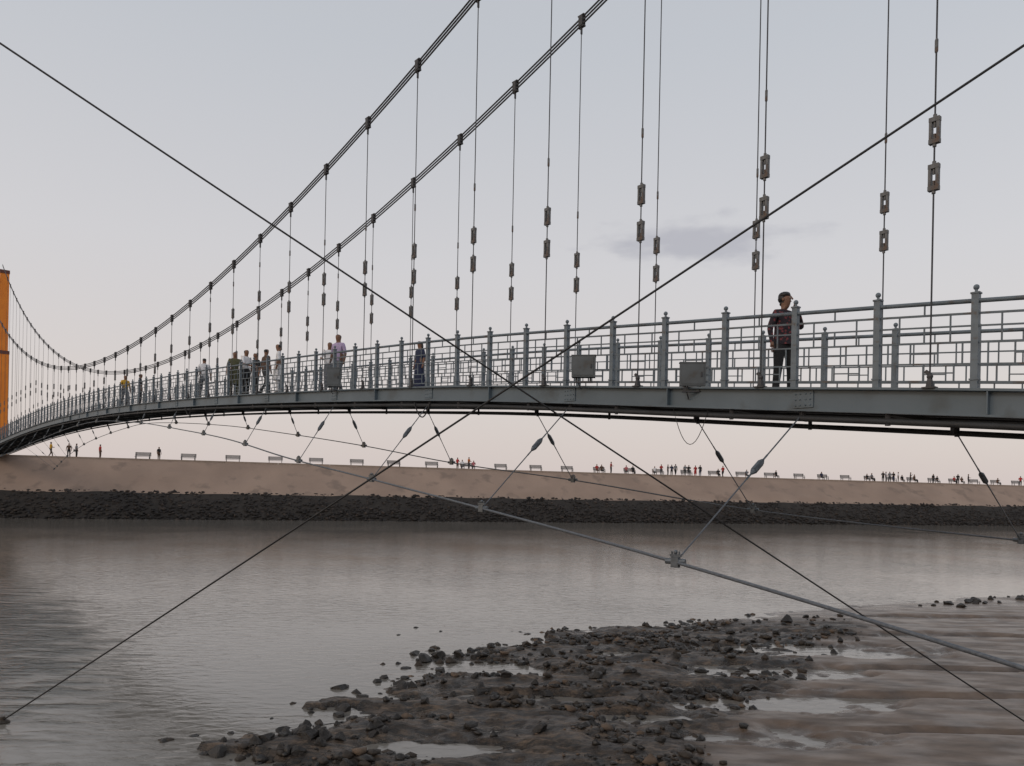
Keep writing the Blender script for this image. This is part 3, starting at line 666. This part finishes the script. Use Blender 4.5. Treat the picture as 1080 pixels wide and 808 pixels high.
pl=[(53,YEL,BRN,'walk'),(80,GRY,BLK,'stand'),(105,RED,BRN,'stand'),(167,BLK,BRN,'stand'),(72,BRN,BLK,'stand'),
 (482,RED,BRN,'stand'),(487,WHT,BLK,'sit'),(494,ORG,BRN,'stand'),(499,PNK,BLK,'sit'),
 (629,RED,BRN,'sit'),(634,BRN,BLK,'sit'),(644,RED,BLK,'stand'),(660,PNK,BLK,'sit'),(667,BLK,BLK,'sit'),(690,WHT,BLK,'sit'),(697,RED,NVY,'stand'),(704,BLK,BLK,'stand'),(708,NVY,BLK,'stand'),(712,GRY,BLK,'walk'),(722,GRY,BLK,'stand'),(726,BLK,BLK,'stand'),(733,RED,RED,'stand'),(738,BLK,NVY,'stand'),
 (757,BLK,BLK,'sit'),(762,RED,BLK,'walk'),(787,GRY,BLK,'sit'),(818,BLK,BLK,'sit'),(866,NVY,BLK,'sit'),
 (914,BLK,BLK,'sit'),(919,GRY,BLK,'sit'),(931,BLK,BLK,'stand'),(934,NVY,BLK,'stand'),(938,GRY,BLK,'stand'),(942,BLK,NVY,'walk'),(947,WHT,BLK,'stand'),(951,BLK,BLK,'sit'),(960,BLK,BLK,'stand'),(964,BRN,BLK,'sit'),
 (984,BLK,BLK,'stand'),(988,BLK,BLK,'sit'),(1006,RED,BLK,'sit'),(1010,BLK,BLK,'stand'),(1014,BRN,BLK,'sit'),(1021,BLK,BLK,'stand'),(1052,BRN,BLK,'sit'),(1076,RED,BLK,'stand'),(1081,BLK,BLK,'stand')]
CN={WHT:'white',GRY:'grey',NVY:'navy',BLK:'black',RED:'red',YEL:'yellow',BRN:'brown',PNK:'pink',ORG:'orange'}
for px,a,b,lg in pl:
    back=9.5+ (0.1 if lg=='sit' else random.uniform(.2,1.6)); s=bank_s(px,back); z=bank_h(s)+.03-(.38 if lg=='sit' else 0)
    person(bpt(s,back,z),BANG+random.choice([0,3.14,.8,-1.2,2.2]) if lg!='sit' else BANG+random.uniform(-.3,.3),a,b,"person in %s clothes %s on the promenade"%(CN[a],{'sit':'sitting','stand':'standing','walk':'walking'}[lg]),legs=lg,arm=random.choice(['down','front','phone']),scale=random.uniform(.97,1.06),group="people on the promenade",skirt=b if (a==b and lg=='stand' and a==RED) else None)
# ---------------------------------------------------------------- world and light
w=bpy.data.worlds.new("World"); scene.world=w; w.use_nodes=True; N=w.node_tree.nodes;L=w.node_tree.links; N.clear()
out=N.new("ShaderNodeOutputWorld"); bg=N.new("ShaderNodeBackground"); bg2=N.new("ShaderNodeBackground"); ad=N.new("ShaderNodeAddShader")
sky=N.new("ShaderNodeTexSky"); sky.sky_type='NISHITA'; sky.sun_disc=False; sky.sun_elevation=math.radians(6); sky.sun_rotation=math.radians(-110); sky.dust_density=3
L.new(sky.outputs[0],bg.inputs[0]); bg.inputs[1].default_value=.03
tc=N.new("ShaderNodeTexCoord"); sp=N.new("ShaderNodeSeparateXYZ"); L.new(tc.outputs["Generated"],sp.inputs[0])
rp=N.new("ShaderNodeValToRGB"); L.new(sp.outputs[2],rp.inputs[0]); cr=rp.color_ramp
cols=[(0.0,(.625,.55,.53)),(.12,(.635,.578,.568)),(.28,(.60,.582,.597)),(.5,(.51,.525,.56)),(1,(.41,.43,.475))]
cr.elements[0].position=0;cr.elements[0].color=(*cols[0][1],1);cr.elements[1].position=1;cr.elements[1].color=(*cols[-1][1],1)
for p,c in cols[1:-1]:
    e=cr.elements.new(p);e.color=(*c,1)
cd=Vector((182/800,1,262/800)).normalized()
mp=N.new("ShaderNodeVectorMath"); mp.operation='SUBTRACT'; L.new(tc.outputs["Generated"],mp.inputs[0]); mp.inputs[1].default_value=cd
m2=N.new("ShaderNodeVectorMath"); m2.operation='MULTIPLY'; L.new(mp.outputs[0],m2.inputs[0]); m2.inputs[1].default_value=(9,9,42)
ln=N.new("ShaderNodeVectorMath"); ln.operation='LENGTH'; L.new(m2.outputs[0],ln.inputs[0])
nz=N.new("ShaderNodeTexNoise"); nz.inputs["Scale"].default_value=18; nz.inputs["Detail"].default_value=7; 
ms=N.new("ShaderNodeVectorMath"); ms.operation='MULTIPLY'; ms.inputs[1].default_value=(1,1,2.6); L.new(tc.outputs["Generated"],ms.inputs[0]); L.new(ms.outputs[0],nz.inputs["Vector"])
sb=N.new("ShaderNodeMath"); sb.operation='MULTIPLY_ADD'; L.new(nz.outputs["Fac"],sb.inputs[0]); sb.inputs[1].default_value=-2.4; L.new(ln.outputs["Value"],sb.inputs[2])
mr=N.new("ShaderNodeMapRange"); mr.interpolation_type='SMOOTHSTEP'; L.new(sb.outputs[0],mr.inputs[0]); mr.inputs[1].default_value=.1; mr.inputs[2].default_value=-1.0; mr.inputs[3].default_value=0; mr.inputs[4].default_value=.9
mx=N.new("ShaderNodeMix"); mx.data_type='RGBA'; L.new(mr.outputs[0],mx.inputs[0]); L.new(rp.outputs[0],mx.inputs[6]); mx.inputs[7].default_value=(.43,.42,.46,1)
L.new(mx.outputs[2],bg2.inputs[0]); bg2.inputs[1].default_value=1.0
L.new(bg.outputs[0],ad.inputs[0]);L.new(bg2.outputs[0],ad.inputs[1]);L.new(ad.outputs[0],out.inputs[0])
sun=bpy.data.lights.new("sun",'SUN'); sun.energy=.6; sun.angle=math.radians(15); sun.color=(1,.86,.74)
so=bpy.data.objects.new("sun",sun); link(so); so.rotation_euler=(math.radians(62),0,math.radians(-35))
# ---------------------------------------------------------------- camera
cam=bpy.data.cameras.new("camera"); co=bpy.data.objects.new("camera",cam); link(co)
cam.sensor_width=36; cam.lens=36*800/1080; cam.shift_y=111/1080; cam.clip_end=9000; cam.clip_start=.05
co.matrix_world=Matrix.Translation((0,0,EYE))@Matrix.Rotation(math.radians(90),4,'X')@Matrix.Rotation(math.radians(1.15),4,'Z')
scene.camera=co
